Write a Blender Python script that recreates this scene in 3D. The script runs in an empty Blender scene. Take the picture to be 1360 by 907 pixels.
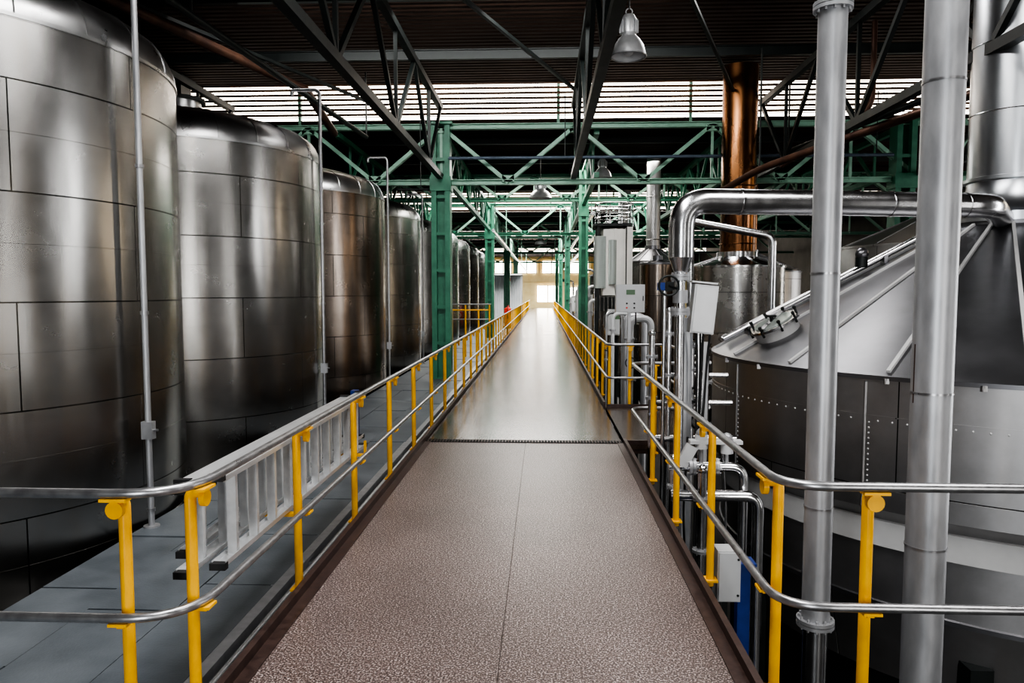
import bpy, math, random
from mathutils import Vector, Matrix
random.seed(7)
S=bpy.context.scene
V=Vector
# ------------------------------------------------------------------ materials
def newmat(name):
    m=bpy.data.materials.new(name); m.use_nodes=True
    nt=m.node_tree; b=nt.nodes['Principled BSDF']
    return m,nt,b
def N(nt,t,**k):
    n=nt.nodes.new(t)
    for a,v in k.items():
        if a in n.inputs: n.inputs[a].default_value=v
        else: setattr(n,a,v)
    return n
def ramp(nt,fac,stops):
    r=nt.nodes.new('ShaderNodeValToRGB')
    el=r.color_ramp.elements
    while len(el)<len(stops): el.new(0.5)
    for e,(p,c) in zip(el,stops):
        e.position=p; e.color=(c[0],c[1],c[2],1)
    nt.links.new(fac,r.inputs['Fac']); return r.outputs['Color']
def noisy(name,c1,c2,metal=0,rough=.5,scale=6,stretch=(1,1,1),bump=0,rvar=.1,detail=6,lo=.3,hi=.7,bscale=None):
    m,nt,b=newmat(name); L=nt.links
    tc=N(nt,'ShaderNodeTexCoord'); mp=N(nt,'ShaderNodeMapping'); mp.inputs['Scale'].default_value=stretch
    L.new(tc.outputs['Object'],mp.inputs['Vector'])
    n=N(nt,'ShaderNodeTexNoise',Scale=scale,Detail=detail); L.new(mp.outputs[0],n.inputs['Vector'])
    L.new(ramp(nt,n.outputs['Fac'],[(lo,c1),(hi,c2)]),b.inputs['Base Color'])
    b.inputs['Metallic'].default_value=metal
    mr=N(nt,'ShaderNodeMapRange'); mr.inputs['To Min'].default_value=max(0.03,rough-rvar); mr.inputs['To Max'].default_value=rough+rvar
    L.new(n.outputs['Fac'],mr.inputs['Value']); L.new(mr.outputs[0],b.inputs['Roughness'])
    if bump:
        n2=N(nt,'ShaderNodeTexNoise',Scale=bscale or scale*6,Detail=3); L.new(mp.outputs[0],n2.inputs['Vector'])
        bp=N(nt,'ShaderNodeBump',Strength=bump,Distance=.01); L.new(n2.outputs['Fac'],bp.inputs['Height']); L.new(bp.outputs[0],b.inputs['Normal'])
    return m
def panel_steel(name,ca,cb,bw,rh,rough=.32,refl_tint=(.5,.36,.2),refl_amt=.25,mort=.006,grime=.6,buck=.24):
    """brushed stainless cladding in sheets, UV in metres"""
    m,nt,b=newmat(name); L=nt.links
    uv=N(nt,'ShaderNodeUVMap'); uv.uv_map='UVMap'
    br=N(nt,'ShaderNodeTexBrick'); br.offset=.43; br.inputs['Scale'].default_value=1
    br.inputs['Brick Width'].default_value=bw; br.inputs['Row Height'].default_value=rh
    br.inputs['Mortar Size'].default_value=mort; br.inputs['Mortar Smooth'].default_value=.2
    br.inputs['Color1'].default_value=(*ca,1); br.inputs['Color2'].default_value=(*cb,1); br.inputs['Mortar'].default_value=(.05,.05,.05,1)
    L.new(uv.outputs[0],br.inputs['Vector'])
    mp=N(nt,'ShaderNodeMapping'); mp.inputs['Scale'].default_value=(2.0,.16,1); L.new(uv.outputs[0],mp.inputs['Vector'])
    n=N(nt,'ShaderNodeTexNoise',Scale=1.6,Detail=5,Roughness=.6); L.new(mp.outputs[0],n.inputs['Vector'])
    n2=N(nt,'ShaderNodeTexNoise',Scale=2.2,Detail=5,Roughness=.65); L.new(uv.outputs[0],n2.inputs['Vector'])
    mx=N(nt,'ShaderNodeMix',data_type='RGBA',blend_type='MULTIPLY'); mx.inputs[0].default_value=grime
    L.new(br.outputs['Color'],mx.inputs[6]); L.new(ramp(nt,n2.outputs['Fac'],[(.3,(.7,.69,.68)),(.65,(1,1,1))]),mx.inputs[7])
    m2=N(nt,'ShaderNodeMix',data_type='RGBA',blend_type='MIX')
    mr=N(nt,'ShaderNodeMapRange'); mr.inputs['From Min'].default_value=.5; mr.inputs['From Max'].default_value=.75; mr.inputs['To Max'].default_value=refl_amt
    L.new(n.outputs['Fac'],mr.inputs['Value']); L.new(mr.outputs[0],m2.inputs[0]); L.new(mx.outputs[2],m2.inputs[6]); m2.inputs[7].default_value=(*refl_tint,1)  # warm streaks paint orange-brown reflections into the base colour
    L.new(m2.outputs[2],b.inputs['Base Color'])
    b.inputs['Metallic'].default_value=1
    r=N(nt,'ShaderNodeMapRange'); r.inputs['To Min'].default_value=rough-.04; r.inputs['To Max'].default_value=rough+.06
    L.new(n2.outputs['Fac'],r.inputs['Value']); L.new(r.outputs[0],b.inputs['Roughness'])
    # sheets are never perfectly flat: tall soft buckles that break reflections into vertical streaks
    mp3=N(nt,'ShaderNodeMapping'); mp3.inputs['Scale'].default_value=(1.3,.35,1); L.new(uv.outputs[0],mp3.inputs['Vector'])
    n3=N(nt,'ShaderNodeTexNoise',Scale=1.1,Detail=1.5); L.new(mp3.outputs[0],n3.inputs['Vector'])
    bp=N(nt,'ShaderNodeBump',Strength=buck,Distance=.12); L.new(n3.outputs['Fac'],bp.inputs['Height'])
    b2=N(nt,'ShaderNodeBump',Strength=.7,Distance=.01); b2.invert=True; L.new(br.outputs['Fac'],b2.inputs['Height']); L.new(bp.outputs[0],b2.inputs['Normal'])
    L.new(b2.outputs[0],b.inputs['Normal'])
    return m
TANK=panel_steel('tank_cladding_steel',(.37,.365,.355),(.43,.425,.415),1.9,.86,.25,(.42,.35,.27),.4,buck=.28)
TANKB=panel_steel('tank_cladding_bronzed',(.24,.205,.18),(.29,.245,.21),1.9,.86,.25,(.5,.28,.12),.6)  # brown steel; on the third tank the brown is a painted reflection
DOME=noisy('tank_dome_steel',(.42,.42,.42),(.55,.55,.55),1,.3,3,bump=.02)
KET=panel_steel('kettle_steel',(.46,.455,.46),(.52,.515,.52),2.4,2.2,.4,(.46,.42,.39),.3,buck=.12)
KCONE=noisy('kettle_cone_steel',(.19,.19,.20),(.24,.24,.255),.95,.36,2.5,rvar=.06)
BRIGHT=noisy('polished_steel',(.62,.62,.63),(.75,.75,.76),1,.2,5,rvar=.08)
STACK=noisy('stack_steel',(.56,.58,.61),(.68,.70,.73),1,.3,3,stretch=(1,1,.5),rvar=.06)
DUCT=noisy('duct_cladding_steel',(.6,.6,.61),(.72,.72,.73),1,.24,9,rvar=.08,bump=.1,bscale=7)
GALV=noisy('galvanised_pipe',(.36,.365,.38),(.48,.485,.50),.6,.42,14,stretch=(1,1,.35),bump=.02)
RAILM=noisy('rail_steel',(.30,.30,.31),(.43,.43,.44),.85,.32,18)
YEL=noisy('yellow_paint',(.80,.38,.004),(.95,.50,.006),0,.36,9,lo=.2,hi=.6,bump=.03)
GREEN=noisy('green_steel_paint',(.03,.14,.085),(.055,.21,.13),0,.42,4)
LITGREEN=noisy('pale_green_paint',(.18,.35,.26),(.27,.45,.35),0,.45,4)  # lighter copy of GREEN, with the light on the steel put into the colour
DARKST=noisy('dark_structural_steel',(.005,.008,.008),(.011,.015,.014),.1,.5,5)
BLACK=noisy('black_rubber',(.01,.01,.011),(.03,.03,.03),0,.6,10)
COPPER=noisy('bronzed_duct',(.12,.06,.035),(.30,.14,.06),1,.27,2,stretch=(1,1,.4))
RUST=noisy('rusty_pipe',(.05,.025,.02),(.11,.055,.035),.5,.45,4,stretch=(1,1,.4))
LGREY=noisy('cabinet_grey_paint',(.50,.51,.52),(.60,.61,.62),0,.35,3)
STRAP=noisy('kettle_strap',(.50,.50,.50),(.6,.6,.6),.1,.5,3)
CREAM=noisy('cream_wall_paint',(.78,.62,.30),(.88,.75,.44),0,.6,1.5)
BLUE=noisy('blue_paint',(.01,.03,.16),(.02,.05,.25),0,.35,6)
SLATE=noisy('slate_pipe_paint',(.06,.08,.11),(.09,.12,.16),.2,.4,6)
RED=noisy('red_paint',(.6,.03,.02),(.75,.05,.03),0,.35,6)
ALU=noisy('aluminium',(.66,.67,.68),(.80,.81,.82),.7,.36,14,stretch=(1,.3,1))
SLAB=noisy('rubber_slab',(.085,.10,.115),(.16,.18,.20),0,.42,2.5,bump=.15,bscale=60)
EDGE=noisy('deck_edge_trim',(.035,.02,.018),(.075,.045,.038),.2,.4,20,bump=.05)
CONC=noisy('ground_concrete',(.02,.02,.02),(.04,.038,.036),0,.55,1.2)
GLASSM,_,gb=newmat('gauge_glass'); gb.inputs['Base Color'].default_value=(.5,.55,.52,1); gb.inputs['Roughness'].default_value=.08; gb.inputs['Metallic'].default_value=.3
SCREEN,_,sb=newmat('display_screen'); sb.inputs['Base Color'].default_value=(.12,.2,.12,1); sb.inputs['Roughness'].default_value=.2
WHITE=noisy('white_louvre_paint',(.72,.70,.66),(.82,.8,.76),0,.5,3)
SLAT=noisy('louvre_slat',(.03,.015,.008),(.16,.07,.025),.2,.5,.9,detail=2)
def emis(name,c,s):
    m,nt,b=newmat(name); b.inputs['Base Color'].default_value=(*c,1); b.inputs['Emission Color'].default_value=(*c,1); b.inputs['Emission Strength'].default_value=s
    n=N(nt,'ShaderNodeTexNoise',Scale=.6); tc=N(nt,'ShaderNodeTexCoord'); nt.links.new(tc.outputs['Object'],n.inputs['Vector'])
    nt.links.new(ramp(nt,n.outputs['Fac'],[(.3,(c[0],c[1]*.9,c[2]*.8)),(.6,c)]),b.inputs['Emission Color'])
    return m
GLAZE=emis('daylit_glazing',(1,.95,.88),4.6)
FARWIN=emis('daylit_window',(1,.98,.94),8)
def corr(name,c1,c2,axis,freq,rough=.55,metal=.2,spec=.2):
    m,nt,b=newmat(name); L=nt.links
    tc=N(nt,'ShaderNodeTexCoord'); w=N(nt,'ShaderNodeTexWave',Scale=freq); w.bands_direction=axis; w.wave_profile='SIN'
    L.new(tc.outputs['Object'],w.inputs['Vector'])
    n=N(nt,'ShaderNodeTexNoise',Scale=1.2,Detail=5); L.new(tc.outputs['Object'],n.inputs['Vector'])
    L.new(ramp(nt,n.outputs['Fac'],[(.3,c1),(.7,c2)]),b.inputs['Base Color'])
    bp=N(nt,'ShaderNodeBump',Strength=.8,Distance=.05); L.new(w.outputs['Fac'],bp.inputs['Height']); L.new(bp.outputs[0],b.inputs['Normal'])
    b.inputs['Roughness'].default_value=rough; b.inputs['Metallic'].default_value=metal
    b.inputs['Specular IOR Level'].default_value=spec
    return m
CEIL=corr('corrugated_ceiling',(.022,.013,.010),(.036,.022,.017),'Y',1.6,.8,0,.07)
WALLM=corr('corrugated_wall',(.035,.03,.027),(.06,.055,.05),'X',1.5)
SHEDM=corr('corrugated_shed',(.5,.52,.54),(.62,.64,.66),'X',3)
def deckmat(name,base,spec,dark,rough,stops,bumps,sc,lo=(.7,.69,.68),detail=2):
    m,nt,b=newmat(name); L=nt.links
    tc=N(nt,'ShaderNodeTexCoord')
    v=N(nt,'ShaderNodeTexNoise',Scale=sc,Detail=detail,Roughness=.6); L.new(tc.outputs['Object'],v.inputs['Vector'])
    c=ramp(nt,v.outputs['Fac'],[(stops[0],dark),(stops[1],base),(stops[2],base),(stops[3],spec)])
    n=N(nt,'ShaderNodeTexNoise',Scale=.8,Detail=8,Roughness=.65); L.new(tc.outputs['Object'],n.inputs['Vector'])
    mx=N(nt,'ShaderNodeMix',data_type='RGBA',blend_type='MULTIPLY'); mx.inputs[0].default_value=1
    L.new(c,mx.inputs[6]); L.new(ramp(nt,n.outputs['Fac'],[(.3,lo),(.65,(1.05,1.03,1.02))]),mx.inputs[7])
    L.new(mx.outputs[2],b.inputs['Base Color'])
    r=N(nt,'ShaderNodeMapRange'); r.inputs['To Min'].default_value=rough-.03; r.inputs['To Max'].default_value=rough+.06
    L.new(n.outputs['Fac'],r.inputs['Value']); L.new(r.outputs[0],b.inputs['Roughness'])
    bp=N(nt,'ShaderNodeBump',Strength=bumps,Distance=.003); L.new(v.outputs['Fac'],bp.inputs['Height']); L.new(bp.outputs[0],b.inputs['Normal'])
    return m
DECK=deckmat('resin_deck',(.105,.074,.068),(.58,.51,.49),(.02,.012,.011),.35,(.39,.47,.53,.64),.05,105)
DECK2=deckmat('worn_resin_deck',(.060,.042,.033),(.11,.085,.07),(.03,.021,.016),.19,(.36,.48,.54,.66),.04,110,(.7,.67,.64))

# ------------------------------------------------------------------ builder
class MB:
    def __init__(s): s.v=[];s.f=[];s.m=[];s.uv=[];s.mats=[]
    def mi(s,m):
        if m not in s.mats: s.mats.append(m)
        return s.mats.index(m)
    def face(s,idx,m,uv=None): s.f.append(idx); s.m.append(s.mi(m)); s.uv.append(uv)
    def boxm(s,M,size,m):
        b=len(s.v); x,y,z=[a/2 for a in size]
        for c in ((-x,-y,-z),(x,-y,-z),(x,y,-z),(-x,y,-z),(-x,-y,z),(x,-y,z),(x,y,z),(-x,y,z)): s.v.append(M@V(c))
        for q in ((3,2,1,0),(4,5,6,7),(0,1,5,4),(1,2,6,5),(2,3,7,6),(3,0,4,7)): s.face([b+i for i in q],m)
    def box(s,c,size,m,rz=0,rx=0,ry=0):
        M=Matrix.Translation(V(c))@Matrix.Rotation(rz,4,'Z')@Matrix.Rotation(ry,4,'Y')@Matrix.Rotation(rx,4,'X'); s.boxm(M,size,m)
    def beam(s,p0,p1,w,h,m):
        p0=V(p0);p1=V(p1);d=p1-p0;l=d.length
        if l<1e-6:return
        d/=l; up=V((0,0,1)) if abs(d.z)<.95 else V((0,1,0))
        x=d.cross(up).normalized(); z=x.cross(d)
        M=Matrix((( x.x,d.x,z.x,0),(x.y,d.y,z.y,0),(x.z,d.z,z.z,0),(0,0,0,1))); M.translation=(p0+p1)/2
        s.boxm(M,(w,l,h),m)
    def ibeam(s,p0,p1,w,h,m,t=.03):
        p0=V(p0);p1=V(p1);d=(p1-p0).normalized(); up=V((0,0,1)) if abs(d.z)<.95 else V((0,1,0))
        x=d.cross(up).normalized(); z=x.cross(d)
        s.beam(p0,p1,t,h-2*t,m); s.beam(p0+z*(h-t)/2,p1+z*(h-t)/2,w,t,m); s.beam(p0-z*(h-t)/2,p1-z*(h-t)/2,w,t,m)
    def sweep(s,pts,r,m,seg=14,caps=True):
        pts=[V(p) for p in pts]; n=len(pts); rs=r if isinstance(r,(list,tuple)) else [r]*n
        t0=(pts[1]-pts[0]).normalized(); up=V((0,0,1)) if abs(t0.z)<.9 else V((0,1,0))
        x=t0.cross(up).normalized(); b=len(s.v); L=0
        for i,p in enumerate(pts):
            if i==0:t=(pts[1]-p)
            elif i==n-1:t=p-pts[i-1]
            else:t=(pts[i+1]-p).normalized()+(p-pts[i-1]).normalized()
            t.normalize(); x=(x-t*x.dot(t)).normalized(); y=t.cross(x)
            for k in range(seg):
                a=2*math.pi*k/seg; s.v.append(p+(x*math.cos(a)+y*math.sin(a))*rs[i])
        for i in range(n-1):
            for k in range(seg):
                k2=(k+1)%seg
                s.face([b+i*seg+k,b+i*seg+k2,b+(i+1)*seg+k2,b+(i+1)*seg+k],m)
        if caps:
            s.face([b+k for k in range(seg)][::-1],m); s.face([b+(n-1)*seg+k for k in range(seg)],m)
    def cyl(s,p0,p1,r,m,seg=16): s.sweep([p0,p1],r,m,seg)
    def tube(s,pts,r,m,bend=.1,seg=14,steps=7):
        pts=[V(p) for p in pts]; out=[pts[0]]
        for i in range(1,len(pts)-1):
            a,p,c=pts[i-1],pts[i],pts[i+1]; d1=(a-p);d2=(c-p); rr=min(bend,d1.length*.49,d2.length*.49)
            q0=p+d1.normalized()*rr; q1=p+d2.normalized()*rr
            for k in range(steps+1):
                t=k/steps; out.append(q0*(1-t)**2+p*2*t*(1-t)+q1*t*t)
        out.append(pts[-1]); s.sweep(out,r,m,seg)
    def lathe(s,prof,c,m,seg=48,mats=None,R=None):
        b=len(s.v); c=V(c); n=len(prof); R=R or max(p[0] for p in prof)
        for (r,z) in prof:
            for k in range(seg+1):
                a=2*math.pi*k/seg; s.v.append(c+V((r*math.cos(a),r*math.sin(a),z)))
        w=seg+1
        for i in range(n-1):
            (r0,z0),(r1,z1)=prof[i],prof[i+1]
            mm=mats[i] if mats else m
            for k in range(seg):
                u0=2*math.pi*R*k/seg;u1=2*math.pi*R*(k+1)/seg
                s.face([b+i*w+k,b+i*w+k+1,b+(i+1)*w+k+1,b+(i+1)*w+k],mm,[(u0,z0),(u1,z0),(u1,z1),(u0,z1)])
    def ball(s,c,r,m,seg=10,sc=(1,1,1)):
        prof=[(max(.0001,r*math.sin(math.pi*i/8)),-r*math.cos(math.pi*i/8)*sc[2]) for i in range(9)]; s.lathe(prof,c,m,seg)
    def torus(s,c,R,r,m,axis='Z',seg=28):
        pts=[]
        for k in range(seg+1):
            a=2*math.pi*k/seg; x,y=R*math.cos(a),R*math.sin(a)
            pts.append(V(c)+(V((x,y,0)) if axis=='Z' else V((x,0,y)) if axis=='Y' else V((0,x,y))))
        s.sweep(pts,r,m,8,False)
    def flange(s,c,r,m,axis=(0,0,1),t=.03,bolts=8):
        a=V(axis).normalized(); c=V(c)
        s.cyl(c-a*t,c-a*.002,r,m,24); s.cyl(c+a*.002,c+a*t,r,m,24)
        x=a.orthogonal().normalized(); y=a.cross(x)
        for k in range(bolts):
            g=2*math.pi*k/bolts; p=c+(x*math.cos(g)+y*math.sin(g))*r*.86
            s.cyl(p-a*(t+.015),p+a*(t+.015),r*.07,m,6)
    def build(s,name,smooth=True,origin=None):
        me=bpy.data.meshes.new(name); o=V(origin) if origin else V((0,0,0))
        me.from_pydata([tuple(p-o) for p in s.v],[],s.f)
        for m in s.mats: me.materials.append(m)
        me.polygons.foreach_set('material_index',s.m)
        ul=me.uv_layers.new(name='UVMap')
        for p,u in zip(me.polygons,s.uv):
            if u:
                for li,c in zip(p.loop_indices,u): ul.data[li].uv=c
        me.update()
        if smooth:
            me.shade_smooth(); me.set_sharp_from_angle(angle=math.radians(32))
        ob=bpy.data.objects.new(name,me); ob.location=o; S.collection.objects.link(ob); return ob

FL=-3.6   # ground floor level
# ------------------------------------------------------------------ shell
HB,HF,XL,XR=-9,86,-9.4,17
b=MB(); b.box(((XL+XR)/2,(HB+HF)/2,FL-.1),(XR-XL+.4,HF-HB+.4,.2),CONC); b.build('floor',False)
LO,HI=6.0,6.98
segs=[(-9,18.3,HI),(18.3,30,LO),(30,38,HI),(38,50,LO),(50,58,HI),(58,70,LO),(70,77,HI),(77,86,LO)]
b=MB()
for y0,y1,z in segs: b.box(((XL+XR)/2,(y0+y1)/2,z+.05),(XR-XL+.4,y1-y0,.1),CEIL)
for y in (30,50,70): b.box(((XL+XR)/2,y,(LO+HI)/2),(XR-XL,.08,HI-LO),CEIL)
b.build('ceiling',False)
b=MB(); b.box((XL-.1,(HB+HF)/2,(FL+HI)/2),(.2,HF-HB,HI-FL),WALLM); b.build('wall_left',False)
b=MB(); b.box((XR+.1,(HB+HF)/2,(FL+HI)/2),(.2,HF-HB,HI-FL),WALLM); b.build('wall_right',False)
b=MB(); b.box(((XL+XR)/2,HB-.1,(FL+HI)/2),(XR-XL+.4,.2,HI-FL),WALLM); b.build('wall_back',False)
b=MB(); b.box(((XL+XR)/2,HF+.1,(FL+LO)/2),(XR-XL+.4,.2,LO-FL),CREAM)
for x in (-6,-3.4,2.3,6): b.box((x,HF-.1,(FL+LO)/2),(.35,.2,LO-FL),CREAM)
b.box((0,HF-.1,3.2),(18,.2,.35),CREAM)
b.build('wall_far',False)
wi=1
for (x,z,w,h) in ((-2.0,4.75,2.3,1.5),(.9,4.75,2.2,1.5),(.5,1.6,2.6,2.0),(-4.8,4.75,2,1.5),(4.2,4.75,2.2,1.5),(4.2,1.6,2.2,1.6)):
    b=MB(); b.box((x,HF-.06,z),(w,.06,h),FARWIN)
    for dx in (-w/2,0,w/2): b.box((x+dx,HF-.1,z),(.12,.1,h),CREAM)
    for dz in (-h/2,h/2): b.box((x,HF-.1,z+dz),(w+.12,.1,.12),CREAM)
    b.build('window_%d'%wi,False); wi+=1
# louvred clerestory glazing
for Y in (18.3,38,58,77):
    b=MB(); b.box(((XL+XR)/2,Y+.14,(LO+HI)/2),(XR-XL,.03,HI-LO),GLAZE)
    nsl=7
    for i in range(nsl):
        z=LO+.24+(HI-LO-.24)*i/(nsl-1)
        b.box(((XL+XR)/2,Y,z),(XR-XL,.06,.062),SLAT,rx=.25)
        b.box(((XL+XR)/2,Y+.06,z-.045),(XR-XL,.02,.02),WHITE)
    x=XL
    while x<XR: b.box((x,Y+.03,(LO+HI)/2),(.07,.1,HI-LO),LITGREEN); x+=3.25
    b.build('window_%d'%wi,False); wi+=1

# ------------------------------------------------------------------ walkway
DL,DR=-1.44,.97; Y0,YD,YE=-1.0,8.55,80
b=MB()
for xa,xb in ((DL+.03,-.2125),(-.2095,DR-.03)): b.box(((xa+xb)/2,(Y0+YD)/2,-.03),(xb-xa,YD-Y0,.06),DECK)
b.box(((DL+DR)/2,(Y0+YD)/2,-.045),(DR-DL-.08,YD-Y0,.05),EDGE)
yy=YD+.14
while yy<YE:
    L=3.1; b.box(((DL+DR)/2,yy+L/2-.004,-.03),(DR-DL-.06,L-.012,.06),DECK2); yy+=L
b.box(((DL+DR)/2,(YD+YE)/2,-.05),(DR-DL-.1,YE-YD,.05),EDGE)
for i in range(3): b.box(((DL+DR)/2,YD+.02+i*.048,-.005),(DR-DL-.06,.014,.03),DARKST)
x=DL+.05
while x<DR-.04: b.box((x,YD+.07,-.004),(.016,.13,.028),EDGE); x+=.036
b.box((DL,(Y0+YE)/2,-.02),(.035,YE-Y0,.16),EDGE); b.box((DL+.05,(Y0+YD)/2,.004),(.07,YD-Y0,.008),EDGE)
b.box((DR,(Y0+YD)/2,-.02),(.035,YD-Y0,.16),EDGE); b.box((DR-.05,(Y0+YD)/2,.004),(.07,YD-Y0,.008),EDGE)
b.box((DR,(11.45+YE)/2,-.02),(.035,YE-11.45,.16),EDGE)
for x in (DL+.1,DR-.1): b.ibeam((x,Y0,-.22),(x,YE,-.22),.16,.3,DARKST)
for y in range(0,80,6):
    b.ibeam((DL,y+.5,-.22),(DR,y+.5,-.22),.12,.28,DARKST)
    for x in (DL+.1,DR-.1): b.beam((x,y+.5,-.3),(x,y+.5,FL),.16,.16,DARKST)
b.build('walkway',False)
b=MB(); b.box((1.5,10,-.05),(1.02,2.8,.06),DECK2)
b.box((2.0,10,-.05),(.03,2.8,.16),EDGE); b.box((1.5,8.62,-.05),(1,.03,.16),EDGE); b.box((1.5,11.42,-.05),(1,.03,.16),EDGE)
for y in (8.75,11.3): b.beam((1.9,y,-.05),(1.9,y,FL),.1,.1,DARKST)
b.build('side_landing',False)

# ------------------------------------------------------------------ railings
RT,RM=.97,.44
def post(b,x,y,dx,dy,base=-.12,top=RT):
    """yellow post with saddle brackets; (dx,dy) points from post to rail"""
    n=V((dx,dy,0)); p=V((x,y,0)); r=V((x,y,0))+n*.065; t=V((-dy,dx,0))
    b.cyl((x,y,base),(x,y,top-.075),.025,YEL,14)
    b.tube([(x,y,top-.14),(x,y,top-.045),tuple(r+V((0,0,top-.045)))],.025,YEL,.05,12)
    b.beam(r+V((0,0,top-.026))-t*.055,r+V((0,0,top-.026))+t*.055,.05,.012,YEL)
    b.cyl(r+V((0,0,top-.07))-n*.012,r+V((0,0,top-.07))+n*.012,.037,YEL,16)
    b.box((x,y,base+.04),(.09,.09,.012),YEL)
    m=r+V((0,0,RM-.026))
    b.beam(m-t*.04,m+t*.04,.045,.012,YEL); b.beam(V((x,y,RM-.035)),m+V((0,0,-.012)),.03,.02,YEL)
def rail(name,path,posts,bend=.2):
    b=MB()
    for z in (RT,RM): b.tube([(p[0],p[1],z) for p in path],.0205,RAILM,bend,14,9)
    for q in posts: post(b,*q)
    return b.build(name)
LX,RX=-1.50,1.035
posts=[(LX-.05,3.06+1.365*i,1,0) for i in range(36)]
posts=[p for p in posts if p[1]<50]+[(LX-.05,52+2.2*i,1,0) for i in range(12)]
rail('guard_railing',[(-3.55,2.86),(LX+.015,2.86),(LX+.015,78)],posts+[(-1.77,2.93,0,-1),(-3.0,2.93,0,-1)],.3)
rail('guard_railing',[(3.9,3.10),(RX-.005,3.10),(RX-.005,8.5),(1.95,8.5)],
     [(RX+.06,3.36,-1,0),(RX+.06,4.68,-1,0),(RX+.06,5.9,-1,0),(RX+.06,7.2,-1,0),(1.42,3.17,0,-1),(2.9,3.17,0,-1),(1.3,8.44,0,1),(1.85,8.44,0,1)],.22)
posts=[(RX+.05,11.9+1.365*i,-1,0) for i in range(28)]+[(RX+.05,52+2.2*i,-1,0) for i in range(12)]
rail('guard_railing',[(1.97,8.62),(1.97,11.5),(RX-.015,11.5),(RX-.015,78)],posts+[(1.38,11.57,0,-1),(1.9,11.57,0,-1)],.12)
b=MB()
for z in (.0,.5): b.tube([(-3.55,24,1.4-z),(-1.75,24,1.4-z)],.022,RAILM)
for x in (-3.5,-2.6,-1.8): b.cyl((x,24,-.35),(x,24,1.38),.028,YEL)
for x in (-3.1,-2.2): b.cyl((x,24.4,-.35),(x,24.4,1.2),.025,YEL)
b.tube([(-3.55,24.4,1.2),(-1.8,24.4,1.2)],.022,YEL)
b.build('gate_railing')

# ------------------------------------------------------------------ slab platform left
b=MB(); PZ=-.35
cols=[(-3.66,-3.1),(-3.09,-2.5),(-2.49,-1.98)]
for ci,(xa,xb) in enumerate(cols):
    y=.2-ci*.35
    while y<60:
        L=random.choice((1.1,1.3,1.6)) if y<30 else 3
        b.box(((xa+xb)/2,y+L/2,PZ-.02+random.uniform(-.006,.006)),(xb-xa,L-.016,.04),SLAB,rx=random.uniform(-.004,.004)); y+=L
b.box((-2.82,30,PZ-.1),(1.7,60,.1),DARKST)
b.ibeam((-1.95,-.4,PZ-.1),(-1.95,60,PZ-.1),.1,.2,GALV); b.ibeam((-3.62,-.4,PZ-.2),(-3.62,60,PZ-.2),.1,.2,DARKST)
for y in range(1,60,4): b.beam((-2.0,y,PZ-.2),(-2.0,y,FL),.14,.14,DARKST); b.beam((-1.4,y+.8,PZ-.12),(-2,y+.8,PZ-.12),.1,.1,GALV)
b.build('slab_platform',False)
b=MB()
for i,(x,z,r) in enumerate(((-1.62,-.42,.03),(-1.74,-.5,.04),(-1.84,-.38,.02))): b.tube([(x,-.5,z),(x,58,z)],r,GALV if i else DARKST)
for y in range(2,58,4):
    b.box((-1.72,y,-.56),(.35,.05,.03),DARKST); b.beam((-1.6,y,-.56),(-1.6,y,FL),.04,.04,DARKST)
b.build('service_pipes')

# ------------------------------------------------------------------ left tanks
def tank(cx,cy,R,mat,top=3.93,fl=FL):
    b=MB()
    b.lathe([(R-.15,fl+.001),(R-.15,fl+.6),(R,fl+.62)],(0,0,0),DARKST,64)
    z0=.47-.86*4; zt=.47+.86*4
    b.lathe([(R,fl+.61),(R,zt)],(0,0,0),mat,128,None,R)
    zz=z0
    while zz<zt+.01:       # lapped sheet edges
        b.lathe([(R,zz-.012),(R+.004,zz-.010)],(0,0,0),mat,128,None,R); b.lathe([(R+.004,zz-.010),(R+.004,zz+.006)],(0,0,0),mat,128,None,R); b.lathe([(R+.004,zz+.006),(R,zz+.006)],(0,0,0),mat,128,None,R); zz+=.86
    zz=zt
    b.lathe([(R,zz),(R+.012,zz),(R+.012,zz+.03),(R,zz+.03)],(0,0,0),DOME,96)
    prof=[];n=10
    for i in range(n+1):
        a=i/n*math.pi/2*.82; prof.append((R-.42+.42*math.cos(a),zz+.03+.42*math.sin(a)))
    r1,z1=prof[-1]
    for i in range(1,6):
        t=i/5; prof.append((max(.001,r1*(1-t)),z1+.32*(1-(1-t)**2)))
    b.lathe(prof,(0,0,0),DOME,96)
    for k in range(24):
        a=2*math.pi*k/24+.1; pts=[V(((p[0]+.004)*math.cos(a),(p[0]+.004)*math.sin(a),p[1]+.004)) for p in prof[0:-1:2]]
        b.sweep(pts,.006,DOME,6)
    b.cyl((0,0,zz+.7),(0,0,zz+.95),.3,DOME,24); b.cyl((0,0,zz+.95),(0,0,zz+1.0),.36,DARKST,24)
    o=b.build('storage_tank'); o.location=(cx,cy,0); return o
TX,TR=-5.85,2.15
for i in range(10):
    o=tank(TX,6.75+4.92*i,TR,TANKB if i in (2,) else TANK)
    o.rotation_euler=(0,0,[.35,1.1,2.3,4.0,.6,1.9,3,5,1,2,3,4][i])
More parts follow.
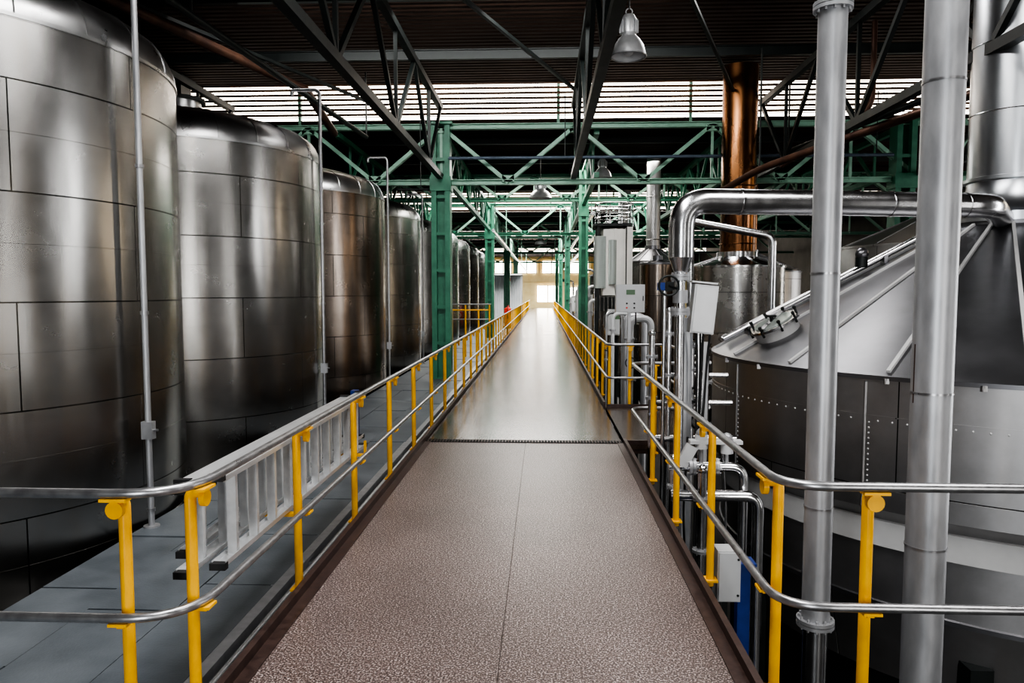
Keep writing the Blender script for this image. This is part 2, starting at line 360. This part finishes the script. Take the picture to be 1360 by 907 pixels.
for (x,y,top,rr,turn) in ((-3.585,6.35,6.8,.027,0),(-3.62,11.75,5.05,.028,1),(-3.62,16.8,4.9,.028,1),(-3.62,21.6,4.7,.03,1)):
    b=MB()
    pts=[(x,y,PZ),(x,y,top)]+([(x-.45,y,top)] if turn else [])
    if turn: pts+=[(x-.45,y,top-.1)] 
    b.tube(pts,rr,GALV if not turn else RAILM,.09)
    for z in (.55,): b.box((x,y,z),(.1,.07,.16),GALV); b.cyl((x-.05,y,z),(x+.09,y,z),.012,RAILM)
    b.cyl((x,y,PZ-.01),(x,y,PZ+.02),.07,GALV)
    for z in (-.2,1.6,2.9): b.cyl((x,y,z),(x,y,z+.03),rr+.01,RAILM)
    b.build('drop_pipe')

# ------------------------------------------------------------------ ladder
b=MB()
for lx,y0,y1,ww in ((-1.66,3.55,6.5,.46),(-1.76,3.38,6.8,.42),(-1.86,3.6,6.65,.38)):
    zc=.63
    for s_ in (-1,1):
        z=zc+s_*ww/2
        b.box((lx,(y0+y1)/2,z),(.075,y1-y0,.006),ALU)
        for e in (-1,1): b.box((lx+e*.036,(y0+y1)/2,z-s_*.012),(.004,y1-y0,.026),ALU)
        for yv in (y0,y1): b.box((lx,yv,z),(.082,.04,.035),BLACK)
    y=y0+.18
    while y<y1-.08:
        b.box((lx,y,zc),(.05,.03,ww),ALU); y+=.28
for y in (4.5,6.2):
    b.box((-1.72,y,.375),(.36,.05,.02),YEL); b.box((-1.56,y,.43),(.015,.04,.14),YEL)
b.box((-1.83,6.9,.6),(.06,.1,.5),BLUE)
b.build('aluminium_ladder',False)

# ------------------------------------------------------------------ green columns + trusses
def column(x,y,w,ztop,mat,name='steel_column'):
    b=MB(); b.beam((x-w*.42,y,FL),(x-w*.42,y,ztop),.16*w*2,w,mat); b.beam((x+w*.42,y,FL),(x+w*.42,y,ztop),.16*w*2,w,mat)
    b.beam((x,y,FL),(x,y,ztop),w*.8,.05,mat)
    z=FL+.5
    while z<ztop-.4: b.beam((x,y-w*.4,z),(x,y-w*.4,z+.08),w*.9,.03,mat); z+=.9
    b.box((x,y,ztop),(w*1.5,w*1.4,.06),mat); b.box((x,y,FL+.02),(w*1.6,w*1.6,.04),mat)
    b.box((x,y,4.45),(w*1.3,w*1.15,.35),mat)
    b.build(name,False)
for y in (18,34,50,66): column(-2.53,y,.40 if y==18 else .36,5.9,GREEN)
for y in (24,40,56,72): column(1.3,y,.26,5.9,GREEN)
column(-8.9,17.4,.5,6.9,DARKST); column(8.6,18,.4,5.9,GREEN); column(8.6,34,.4,5.9,GREEN)
def truss_x(Y,z0,z1,x0,xend,pan,m1,m2,start=0):
    b=MB(); b.ibeam((x0,Y,z0),(xend,Y,z0),.16,.13,m1,.02); b.ibeam((x0,Y,z1),(xend,Y,z1),.16,.13,m1,.02)
    x=x0;k=start
    while x+pan/2<=xend+.01:
        a,c=((x,Y,z1),(x+pan/2,Y,z0)) if k%2==0 else ((x,Y,z0),(x+pan/2,Y,z1))
        for d in (-.045,.045): b.beam((a[0],Y+d,a[2]),(c[0],Y+d,c[2]),.05,.09,m2)
        b.box((c[0],Y,c[2]+(.08 if c[2]==z0 else -.08)),(.3,.14,.16),m1)
        if k%2==1: b.beam((c[0],Y,z0),(c[0],Y,z1),.06,.06,m2)
        x+=pan/2;k+=1
    b.build('roof_truss',False)
for Y in (18,25,34,42,50,66): truss_x(Y,4.5 if Y not in (25,42) else 4.95,5.85 if Y not in (25,42) else 5.75,-2.53-6.6,16.9,3.3 if Y not in (25,42) else 2.2,GREEN if Y>18 else LITGREEN,LITGREEN)
def truss_y(X,z0,z1,y0,y1,pan,m):
    b=MB(); b.beam((X,y0,z0),(X,y1,z0),.13,.13,m); b.beam((X,y0,z1),(X,y1,z1),.13,.13,m)
    y=y1;k=0
    while y-pan/2>=y0:
        a,c=((X,y,z1),(X,y-pan/2,z0)) if k%2==0 else ((X,y,z0),(X,y-pan/2,z1))
        b.beam(a,c,.07,.08,m)
        if k%2==0: b.beam((X,y-pan/2,z0),(X,y-pan/2,z1),.06,.06,m)
        y-=pan/2;k+=1
    b.build('roof_truss',False)
for X in (-7.7,-2.53,.72,5.2,8.9): truss_y(X,4.62,6.3,-8.5,17.9,3.6,DARKST)
for X in (-5.2,-2.53,1.3,4.6,8.6): truss_y(X,4.7,5.75,18.2,33.8,2.6,GREEN)
for X in (-2.53,1.3,4.6): truss_y(X,4.7,5.75,34.2,65.8,4,LITGREEN)
b=MB()
for y in range(-6,18,3): b.ibeam((XL,y,6.62),(XR,y,6.62),.1,.2,DARKST,.02)
for y in list(range(20,30,3))+list(range(39,50,3))+list(range(59,70,4)): b.ibeam((XL,y,5.90),(XR,y,5.90),.1,.16,DARKST,.02)
for x0 in (-7.7,-2.53,.92,5.2): b.beam((x0,8,6.3),(x0+3.6,17.5,6.3),.06,.06,DARKST)
b.build('roof_purlins',False)
b=MB()
b.tube([(-2.3,17.6,5.02),(8.2,17.6,5.02)],.04,SLATE); b.tube([(-3.6,17.72,4.3),(-2.8,17.72,4.3)],.03,DARKST)
for x in (.5,4.5,7.8): b.beam((x,17.6,5.0),(x,17.6,6.5),.02,.02,DARKST)
b.beam((-3,17.72,4.3),(-3,17.72,6.5),.02,.02,DARKST)
b.build('overhead_pipe')
b=MB()
b.tube([(-7.9,5,6.1),(-4.9,15,5.95),(-4.9,17,5.5)],.09,RUST); b.tube([(-5.3,3,5.6),(-3.9,16,5.2)],.05,DARKST)
for k in (0,.5,1): b.beam((-5.3+1.4*k,3+13*k,5.6-.4*k),(-5.3+1.4*k,3+13*k,6.6),.03,.03,DARKST)
b.beam((-7.0,8,6.0),(-7,8,6.6),.03,.03,DARKST)
b.build('overhead_duct')
b=MB()
for (x,z,r) in ((-1.8,4.0,.06),(1.75,4.6,.08),(2.3,4.3,.1)): 
    b.tube([(x,26,z),(x,80,z)],r,BRIGHT)
    for y in range(27,80,8): b.beam((x,y,z),(x,y,5.97),.03,.03,LITGREEN)
b.build('overhead_service_pipes')

# ------------------------------------------------------------------ lamps
def highbay(x,y,z,R,ztop):
    b=MB()
    b.lathe([(R,0),(R+.006,.0),(R*.97,.05),(R*.86,.13),(R*.62,.21),(R*.42,.25),(R*.40,.27),(R*.45,.28),(R*.45,.44),(R*.3,.5),(.001,.5)],(x,y,z),ALU,32)
    b.lathe([(R*.96,.01),(R*.8,.12),(R*.5,.2),(.001,.22)],(x,y,z),LGREY,32)
    for k in range(12):
        a=k*math.pi/6; b.box((x+R*.48*math.cos(a),y+R*.48*math.sin(a),z+.36),(.03,.006,.15),GALV,rz=a)
    b.ball((x,y,z+.08),.07,LGREY)
    b.torus((x,y,z+.54),.04,.008,GALV,'Y',12); b.cyl((x,y,z+.57),(x,y,ztop),.01,DARKST,8)
    b.torus((x,y,z+.003),R,.008,GALV)
    b.build('highbay_lamp')
highbay(1.04,9.2,4.70,.215,6.95); highbay(-.1,21.5,4.55,.33,5.97); highbay(1.65,20.8,5.05,.25,5.97); highbay(-.2,42.6,4.6,.33,5.97)

# ------------------------------------------------------------------ right: foreground pipes
def vpipe(x,y,z0,z1,r,m,fl=(),clamps=()):
    b=MB(); b.cyl((x,y,z0),(x,y,z1),r,m,32)
    for z in fl: b.flange((x,y,z),r*1.35,GALV,t=.022,bolts=12)
    for z in clamps: b.cyl((x,y,z),(x,y,z+.012),r+.003,RAILM,32)
    return b
b=vpipe(1.60,4.2,-.13,3.38,.078,GALV,(-.13,3.38),clamps=(.55,1.9))
b.cyl((1.6,4.2,-.15),(1.6,4.2,FL),.068,BRIGHT,32); b.cyl((1.6,4.2,3.38),(1.6,4.2,6.9),.062,BRIGHT,32); b.build('vertical_pipe')
b=vpipe(2.11,4.0,FL,6.9,.103,GALV,(),clamps=(.4,1.25,2.9,4.2)); b.beam((2.012,3.99,1.52),(2.012,3.99,1.2),.01,.01,RUST); b.build('vertical_pipe')

# ------------------------------------------------------------------ big kettle
KX,KY,KR=5.58,9.0,3.40
b=MB()
b.lathe([(2.9,FL),(2.9,-1.9)],(0,0,0),DARKST,96)
b.lathe([(2.9,-1.9),(3.05,-1.9)],(0,0,0),DARKST,96)
b.lathe([(3.05,-1.9),(3.22,-1.15)],(0,0,0),KET,96)
b.lathe([(3.26,-1.15),(3.26,-.58)],(0,0,0),KET,128,None,KR)
b.lathe([(3.22,-1.15),(3.28,-1.15),(3.28,-1.11),(3.26,-1.1)],(0,0,0),KCONE,128)
b.lathe([(3.26,-.58),(3.30,-.57)],(0,0,0),STRAP,128); b.lathe([(3.30,-.57),(3.30,-.33)],(0,0,0),STRAP,128); b.lathe([(3.30,-.33),(3.26,-.32)],(0,0,0),STRAP,128)
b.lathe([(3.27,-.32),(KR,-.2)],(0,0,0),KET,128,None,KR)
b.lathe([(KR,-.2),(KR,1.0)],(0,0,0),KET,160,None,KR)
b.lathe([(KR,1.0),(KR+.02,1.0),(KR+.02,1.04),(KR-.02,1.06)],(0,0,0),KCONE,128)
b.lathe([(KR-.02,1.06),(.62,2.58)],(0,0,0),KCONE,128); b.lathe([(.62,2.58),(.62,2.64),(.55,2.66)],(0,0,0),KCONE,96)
def cpt(a,r,off=0):
    t=(KR-.02-r)/(KR-.02-.62); return V((r*math.cos(a),r*math.sin(a),1.06+t*1.52+off))
for k in range(20):
    a=2*math.pi*k/20+.13
    b.beam(cpt(a,KR-.03,.012),cpt(a,.63,.012),.035,.03,STRAP)
b.lathe([(.64,2.62),(.64,2.72),(.56,2.78),(.47,2.95),(.46,3.1)],(0,0,0),STACK,64)
b.lathe([(.46,3.1),(.50,3.11),(.50,3.15),(.46,3.16)],(0,0,0),STACK,64); b.lathe([(.46,3.16),(.46,6.9)],(0,0,0),STACK,64)
for z in (3.9,4.7,5.5): b.torus((0,0,z),.463,.008,DUCT)
def rivet(a,z,r=KR): b.ball((r*math.cos(a),r*math.sin(a),z),.010,STRAP,6)
for k in range(170): rivet(2*math.pi*k/170,.62)
b.lathe([(KR,.66),(KR+.004,.66),(KR+.004,.67),(KR,.67)],(0,0,0),KET,128)
for ka in range(12):
    a=2*math.pi*ka/12+.18
    b.beam((KR*math.cos(a),KR*math.sin(a),-.2),(KR*math.cos(a),KR*math.sin(a),.98),.02,.02,KET)
    for j in range(16): rivet(a+.012,-.15+.05*j)
for ka in range(9):
    a=math.pi+.1+ka*.22; b.beam((3.42*math.cos(a),3.42*math.sin(a),1.02),(3.42*math.cos(a),3.42*math.sin(a),.97),.04,.03,KET)
for da in (0,.05): 
    a=math.radians(172)+da
    b.cyl(cpt(a,KR-.1,.10),cpt(a,.7,.10),.035,BRIGHT,14)
for rr in (3.0,2.2,1.4): b.beam(cpt(math.radians(171),rr,.05),cpt(math.radians(177),rr,.05),.04,.1,KCONE)
q=cpt(math.radians(178),1.7,.12); b.cyl(q,q+V((0,0,.12)),.07,DARKST); b.ball(q+V((0,0,.16)),.08,KCONE)
for ang in (190,):
    a=math.radians(ang); c=cpt(a,2.9,.0); nn=(V((math.cos(a)*.47,math.sin(a)*.47,.88))).normalized()
    b.cyl(c-nn*.1,c+nn*.12,.25,STRAP,36); b.cyl(c+nn*.12,c+nn*.15,.29,BRIGHT,36); b.cyl(c+nn*.15,c+nn*.165,.22,GLASSM,36)
    x=nn.orthogonal().normalized(); y=nn.cross(x)
    for k in range(8):
        g=k*math.pi/4; p=c+(x*math.cos(g)+y*math.sin(g))*.28+nn*.13
        b.cyl(p-nn*.05,p+nn*.06,.014,DARKST,8); b.ball(p+nn*.07,.022,DARKST,8)
    b.beam(c+x*.27+nn*.17,c-x*.27+nn*.17,.05,.03,BRIGHT); b.cyl(c+nn*.17,c+nn*.23,.02,DARKST); 
    b.torus(c+nn*.23,.06,.012,DARKST)
for k in range(8):
    a=2*math.pi*k/8+.2; b.beam((3.15*math.cos(a),3.15*math.sin(a),-1.5),(3.15*math.cos(a),3.15*math.sin(a),FL),.2,.2,DARKST)
o=b.build('brewing_kettle'); o.location=(KX,KY,0)

# vapour pipe
b=MB()
z=2.64
b.tube([(1.27,6.8,2.12),(1.27,6.8,z),(4.35,7.3,z),(5.25,8.6,z)],.118,DUCT,.26,28,12)
for t in (.12,.35,.6,.85):
    p=V((1.27,6.8,z)).lerp(V((4.35,7.3,z)),t+.06); d=V((3.08,.5,0)).normalized(); b.cyl(p-d*.012,p+d*.012,.123,BRIGHT,28)
b.sweep([(1.27,6.8,2.14),(1.27,6.8,1.98)],[.118,.06],DUCT,24)
b.cyl((1.27,6.8,1.98),(1.27,6.8,-1.2),.045,BRIGHT); b.flange((1.27,6.8,1.94),.09,GALV)
b.cyl((1.27,6.8,1.82),(1.27,6.8,1.7),.07,GALV); b.torus((1.15,6.72,1.86),.09,.01,DARKST,'Y'); b.cyl((1.15,6.72,1.86),(1.27,6.8,1.82),.012,DARKST)
b.flange((1.27,6.8,1.62),.09,GALV)
b.tube([(1.27,6.8,-1.2),(1.27,6.8,-1.5),(1.27,6.8,FL)],.08,BRIGHT)
b.build('vapour_pipe')
b=MB(); b.tube([(2.6,13.0,3.05),(3.9,12.6,2.75),(3.9,12.6,1.4)],.07,DUCT,.15); b.cyl((3.9,12.6,1.4),(3.9,12.6,FL),.07,DUCT)
b.cyl((2.6,13,3.05),(2.6,13,FL),.06,DUCT); b.build('vapour_pipe')
b=MB(); b.tube([(7.6,7.2,4.9),(4.2,14.5,4.2),(3.2,17,3.6)],.07,RUST,.4); b.tube([(8,9,5.4),(5.4,16.5,4.9)],.06,DARKST)
b.tube([(6.1,14,6.8),(6.1,14,5.2),(4.9,15.4,4.4)],.05,RUST,.3)
for p,zt in (((4.2,14.5,4.25),6.5),((7.0,8.5,4.75),6.5),((8,9,5.4),6.5),((5.4,16.5,4.9),6.5)): b.beam(p,(p[0],p[1],zt),.03,.03,DARKST)
b.build('overhead_duct')

# ------------------------------------------------------------------ right: mid vessels and ducts
def vessel(name,cx,cy,R,zt,zc,rc,mat,duct=None,dm=None,z0=-.8,cone=None):
    cone=cone or KCONE
    b=MB(); b.lathe([(.2,z0-.3),(R*.8,z0-.15),(R,z0)],(0,0,0),cone,64); b.lathe([(R,z0),(R,zt)],(0,0,0),mat,64,None,R)
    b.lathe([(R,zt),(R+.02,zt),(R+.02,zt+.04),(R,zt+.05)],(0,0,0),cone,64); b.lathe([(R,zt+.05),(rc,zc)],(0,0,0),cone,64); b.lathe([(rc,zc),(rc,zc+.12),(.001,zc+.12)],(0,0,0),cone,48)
    for k in range(14):
        a=k*2*math.pi/14; b.beam((R*math.cos(a),R*math.sin(a),zt+.06),(rc*math.cos(a),rc*math.sin(a),zc+.01),.03,.02,cone)
    if duct: b.cyl((0,0,zc),(0,0,duct),rc*.85,dm,32); b.torus((0,0,zc+.3),rc*.87,.015,dm); b.torus((0,0,zc+1.6),rc*.87,.015,dm)
    for k in range(4):
        a=k*math.pi/2+.6; b.beam((R*.85*math.cos(a),R*.85*math.sin(a),z0),(R*.85*math.cos(a),R*.85*math.sin(a),FL),.12,.12,DARKST)
    o=b.build(name); o.location=(cx,cy,0); return o
BT=panel_steel('bright_vessel_steel',(.55,.54,.52),(.6,.59,.57),1.4,.9,.26,(.55,.38,.22),.6)
vessel('whirlpool_vessel',4.46,17.0,1.05,2.35,2.6,.46,BT,6.9,COPPER,cone=BRIGHT)
vessel('whirlpool_vessel',8.3,15.4,2.0,2.7,3.5,.25,KET,6.9,RUST,cone=KET)
vessel('mash_vessel',2.72,17.5,.42,2.45,2.55,.12,TANKB)
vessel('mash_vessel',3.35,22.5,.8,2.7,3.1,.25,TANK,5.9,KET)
vessel('whirlpool_vessel',6.4,23.2,1.6,2.4,3.0,.35,KET,5.9,COPPER)
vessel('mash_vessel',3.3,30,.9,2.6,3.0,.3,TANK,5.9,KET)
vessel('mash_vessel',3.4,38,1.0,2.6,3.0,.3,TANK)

# gauge cabinet tower on right of walkway
b=MB()
x,y=1.72,18.6
for dx in (-.36,.36):
    for dy in (-.3,.3): b.beam((x+dx,y+dy,FL),(x+dx,y+dy,3.5),.06,.06,DARKST)
b.box((x+.05,y,2.55),(.56,.56,1.65),WHITE); b.box((x+.42,y-.1,2.55),(.14,.6,1.75),WHITE)
b.lathe([(.16,0),(.16,1.3)],(x-.3,y-.2,1.9),GLASSM,24)
b.lathe([(.1,0),(.1,1.1)],(x+.0,y-.3,2.0),GLASSM,24)
b.box((x+.16,y-.3,2.6),(.2,.05,1.5),WHITE); b.box((x,y,1.5),(.75,.5,.35),DARKST)
for i in range(6): b.tube([(x-.3+.1*i,y-.32,1.7),(x-.3+.1*i,y-.32,.9),(x-.3+.12*i,y-.1,.2)],.018,BRIGHT,.05,8)
b.box((x,y,3.48),(.95,.8,.06),DARKST)
b.build('gauge_cabinet',False)
b=MB()
for zz in (3.95,4.15,4.35): b.torus((2.05,21.4,zz),.55,.02,BRIGHT,'Z',32)
for k in range(10): a=k*math.pi/5; b.cyl((2.05+.55*math.cos(a),21.4+.55*math.sin(a),3.7),(2.05+.55*math.cos(a),21.4+.55*math.sin(a),4.35),.015,BRIGHT,8)
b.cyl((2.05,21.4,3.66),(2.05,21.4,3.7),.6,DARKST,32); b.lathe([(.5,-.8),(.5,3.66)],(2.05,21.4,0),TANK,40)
for k in range(4): a=k*math.pi/2+.7; b.beam((2.05+.45*math.cos(a),21.4+.45*math.sin(a),-.8),(2.05+.45*math.cos(a),21.4+.45*math.sin(a),FL),.1,.1,DARKST)
b.build('caged_column_vessel')

# control box on stand
b=MB()
b.box((1.40,11.85,1.7),(.46,.2,.45),LGREY); b.box((1.40,11.745,1.7),(.43,.012,.42),LGREY)
b.box((1.40,11.735,1.8),(.14,.01,.08),SCREEN)
for i in range(2):
    for j in range(2): b.cyl((1.34+.12*i,11.74,1.6+.07*j-.05),(1.34+.12*i,11.72,1.6+.07*j-.05),.014,RED if i+j==0 else BLACK,12)
b.box((1.6,11.735,1.7),(.012,.02,.08),BLACK)
b.beam((1.40,11.9,1.5),(1.40,11.9,FL),.05,.05,GALV); b.tube([(1.5,11.85,1.48),(1.5,11.85,.9),(1.6,12.1,.6)],.012,BLACK,.05,8)
b.build('control_panel')
b=MB()
b.box((1.51,6.95,1.64),(.22,.16,.46),LGREY,ry=.1); b.box((1.51,6.865,1.64),(.19,.012,.43),LGREY,ry=.1); b.box((1.51,6.95,1.89),(.24,.2,.015),LGREY,ry=.1)
b.beam((1.51,7.03,1.5),(1.51,7.03,FL),.05,.05,BRIGHT)
for dx in (-.07,0,.07): b.tube([(1.52+dx,6.95,1.45),(1.52+dx*.7,6.97,1.2),(1.5+dx*.3,7.0,.2),(1.5+dx*.3,7.0,-1.2)],.011,BLACK,.1,8)
b.build('instrument_box')
b=MB(); b.box((1.22,7.6,1.86),(.07,.08,.08),BLUE); b.box((1.31,7.6,1.86),(.08,.08,.1),DARKST); b.cyl((1.26,7.62,1.82),(1.26,7.62,FL),.02,BRIGHT); b.build('flow_transmitter')

# valve manifold cluster below walkway level right
b=MB()
for (x,y,r,z1) in ((1.18,7.9,.035,1.35),(1.36,7.9,.03,1.6),(1.52,7.55,.05,1.25),(1.72,7.7,.035,1.1),(1.14,6.3,.03,.35),(1.35,6.1,.04,.3)):
    b.cyl((x,y,FL),(x,y,z1),r,BRIGHT)
    for zz in (z1-.25,z1-.7): b.flange((x,y,zz),r*1.9,GALV,t=.012,bolts=6)
    b.ball((x,y,z1),r*1.2,BRIGHT)
b.beam((1.42,7.2,1.55),(1.42,7.2,FL),.09,.09,GALV); b.beam((1.62,7.35,1.3),(1.62,7.35,FL),.07,.07,GALV)
b.tube([(1.1,6.3,.28),(1.75,6.3,.28),(1.75,6.3,-1.5)],.04,BRIGHT,.12); b.flange((1.3,6.3,.28),.075,GALV,(1,0,0)); b.flange((1.5,6.3,.28),.075,GALV,(1,0,0))
b.tube([(1.1,6.2,.05),(1.85,6.2,.05),(1.85,6.2,-1.5)],.05,BRIGHT,.12)
b.tube([(1.35,7.9,.9),(2.0,7.9,.9)],.025,BRIGHT); b.tube([(1.2,7.9,.6),(2.05,7.9,.6)],.025,BRIGHT); b.tube([(1.2,7.9,.2),(2.1,7.9,.2)],.04,BRIGHT)
for x,zz in ((1.38,.44),(1.6,.40)):
    b.cyl((x,6.3,.28),(x,6.3,zz),.018,GALV); b.cyl((x,6.3,zz),(x,6.3,zz+.12),.055,LGREY,20); b.ball((x,6.3,zz+.13),.05,GALV)
b.box((1.5,6.3,.5),(.45,.1,.03),LGREY); b.box((1.25,6.28,.38),(.1,.05,.2),LGREY,ry=.5)
for i in range(5): b.tube([(1.2+.1*i,6.5,.5),(1.15+.13*i,6.55,-.2),(1.3+.08*i,6.6,-2)],.011,BLACK if i%2 else BRIGHT,.15,8)
for i in range(3): b.torus((1.55+.02*i,7.45,.75-.14*i),.07,.012,DARKST,'Y')
b.build('valve_manifold')
b=MB(); b.box((1.22,4.75,-.06),(.15,.14,.34),LGREY); b.box((1.22,4.672,-.06),(.135,.012,.32),LGREY)
for z in (-.18,.06): b.cyl((1.275,4.665,z),(1.275,4.66,z),.008,DARKST,8)
b.tube([(1.18,4.75,-.22),(1.18,4.75,-.6),(1.12,4.9,-1.0)],.012,BLACK,.08,8); b.beam((1.22,4.83,.05),(1.22,4.83,FL),.05,.05,DARKST); b.build('junction_box')
b=MB()
b.beam((1.48,5.3,-.2),(1.48,5.3,FL),.09,.09,BLUE); b.box((1.48,5.3,-.19),(.16,.16,.02),BLUE); b.beam((1.48,5.3,-1.6),(2.2,5.3,-2.4),.08,.08,BLUE); b.beam((2.2,5.3,-2.4),(2.2,5.3,FL),.08,.08,BLUE)
b.build('blue_support_leg',False)

# process pipes beside the far walkway
random.seed(3)
for i in range(26):
    y=12.6+i*1.25+random.uniform(-.3,.3); x=random.uniform(1.35,1.6); z1=random.uniform(.8,2.9); r=random.choice((.03,.04,.06))
    if y<18: z1=min(z1,1.35)
    m=random.choice((BRIGHT,GALV,BRIGHT,LGREY)); x2=x+random.choice((.35,.45))
    if 17.9<y<22.2 or abs(y-24)<.5 or abs(y-40)<.5 or abs(y-28)<.5 or abs(y-36)<.5: continue
    b=MB(); b.tube([(x,y,FL),(x,y,z1),(x2,y,z1),(x2,y,FL)],r,m,.15,10)
    if i%2==0: b.flange((x,y,z1-.35),r*1.8,GALV,t=.015,bolts=6)
    if i%3==0: b.flange((x,y,.3),r*1.8,GALV,t=.015,bolts=6); b.torus((x,y-.12,.6),.09,.01,BLACK,'Y',16); b.cyl((x,y-.12,.6),(x,y,.6),.012,BLACK,8)
    b.build('process_pipe')
for (x,y,w,h,z) in ((1.7,17,.4,.6,1.1),(1.75,28,.5,.8,1.3),(1.6,36,.4,.7,1.2)):
    b=MB(); b.box((x,y,z),(w,.25,h),LGREY); b.box((x,y-.13,z),(w*.92,.012,h*.94),LGREY); b.box((x,y-.14,z+h*.2),(w*.4,.01,h*.15),SCREEN); b.beam((x,y+.05,z),(x,y+.05,FL),.08,.08,DARKST); b.build('control_cabinet',False)

# far left: corrugated shed, sign, extinguisher
b=MB(); b.box((-3.1,62,(3.2+FL)/2),(2.5,3.6,3.2-FL),SHEDM); b.box((-3.1,60.2,3.22),(2.7,3.9,.08),LGREY)
for x in (-4.3,-3.1,-1.9): b.box((x,60.18,(3.2+FL)/2),(.08,.06,3.2-FL),LGREY)
b.box((-2.85,60.15,2.85),(.22,.02,.3),RED); b.box((-2.85,60.135,2.9),(.1,.01,.12),WHITE); b.build('corrugated_cabin',False)
b=MB(); b.lathe([(.001,0),(.16,0),(.17,.03),(.17,.75),(.14,.88),(.05,.95),(.05,1.02),(.001,1.02)],(-1.78,36,.12),RED,20); b.box((-1.78,36,1.18),(.05,.2,.05),BLACK); b.tube([(-1.78,35.9,1.15),(-1.78,35.75,.8),(-1.78,35.78,.5)],.02,BLACK,.1,8)
b.box((-1.8,36,.06),(.4,.4,.1),DARKST); b.beam((-1.8,36,.02),(-1.8,36,-.34),.1,.1,DARKST); b.box((-1.8,36.3,.55),(.34,.2,.9),RED); b.build('fire_extinguisher')

# ------------------------------------------------------------------ lights
def area(name,loc,rot,sx,sy,e,c=(1,1,1)):
    l=bpy.data.lights.new(name,'AREA'); l.shape='RECTANGLE'; l.size=sx; l.size_y=sy; l.energy=e; l.color=c
    o=bpy.data.objects.new(name,l); o.location=loc; o.rotation_euler=rot; S.collection.objects.link(o); return o
R=math.radians
area('skylight',(-.3,3.2,6.5),(0,0,0),1.6,6,360,(1,.985,.97))  # unseen fills added over the near deck; the ceiling here is closed
area('skylight',(4.4,3.0,6.5),(0,0,0),2.4,4,190,(1,.98,.96))
area('skylight',(2.4,12,6.82),(0,0,0),3,1.5,150,(1,.98,.96))  # added fill, out of view, to brighten the gauge cabinet side
area('skylight',(-1.5,12.2,6.8),(R(50),0,0),7,.8,330,(1,.99,.97))  # added fill just out of view, tilted forward to brighten the trusses
area('window_light',(-1.5,-8.8,1.6),(R(90),0,0),1.1,7,380,(.95,.98,1))  # unseen strips added behind the camera for tank streaks; the wall is closed
area('window_light',(6.5,-8.8,1.6),(R(90),0,0),1.2,7,290,(1,.98,.95))
for y,w_,e,c in ((-3,.7,160,(1,.98,.95)),(9,1.6,470,(1,1,1)),(17,.9,150,(1,.82,.6)),(25,1.4,220,(1,.98,.95))):
    area('window_light',(16.85,y,1.7),(R(90),0,R(90)),w_,9.5,e,c)  # unseen strips added at the closed right wall to streak the tank reflections
area('skylight',(0,34,6.85),(0,0,0),8,6,1500,(1,.98,.95))  # fills added inside the raised roof bays to brighten the far hall
area('skylight',(0,54,6.85),(0,0,0),10,6,2800,(1,.98,.95))
area('skylight',(0,73.5,6.85),(0,0,0),12,5,3600,(1,.96,.88))
area('skylight',(1,23,5.75),(0,0,0),5,2,320,(1,.95,.88))
w=bpy.data.worlds.new('World'); S.world=w; w.use_nodes=True
bg=w.node_tree.nodes['Background']; bg.inputs[0].default_value=(.8,.9,1,1); bg.inputs[1].default_value=1

# ------------------------------------------------------------------ camera
cam=bpy.data.cameras.new('camera'); cam.sensor_width=36; cam.lens=960/1360*36; cam.clip_end=200
co=bpy.data.objects.new('camera',cam); S.collection.objects.link(co); co.location=(0,0,1.8)
co.rotation_euler=(R(90-3.9),0,R(2.5)); S.camera=co
S.view_settings.view_transform='AgX'
try: S.view_settings.look='AgX - High Contrast'
except Exception as e: print(e)
S.view_settings.exposure=.52
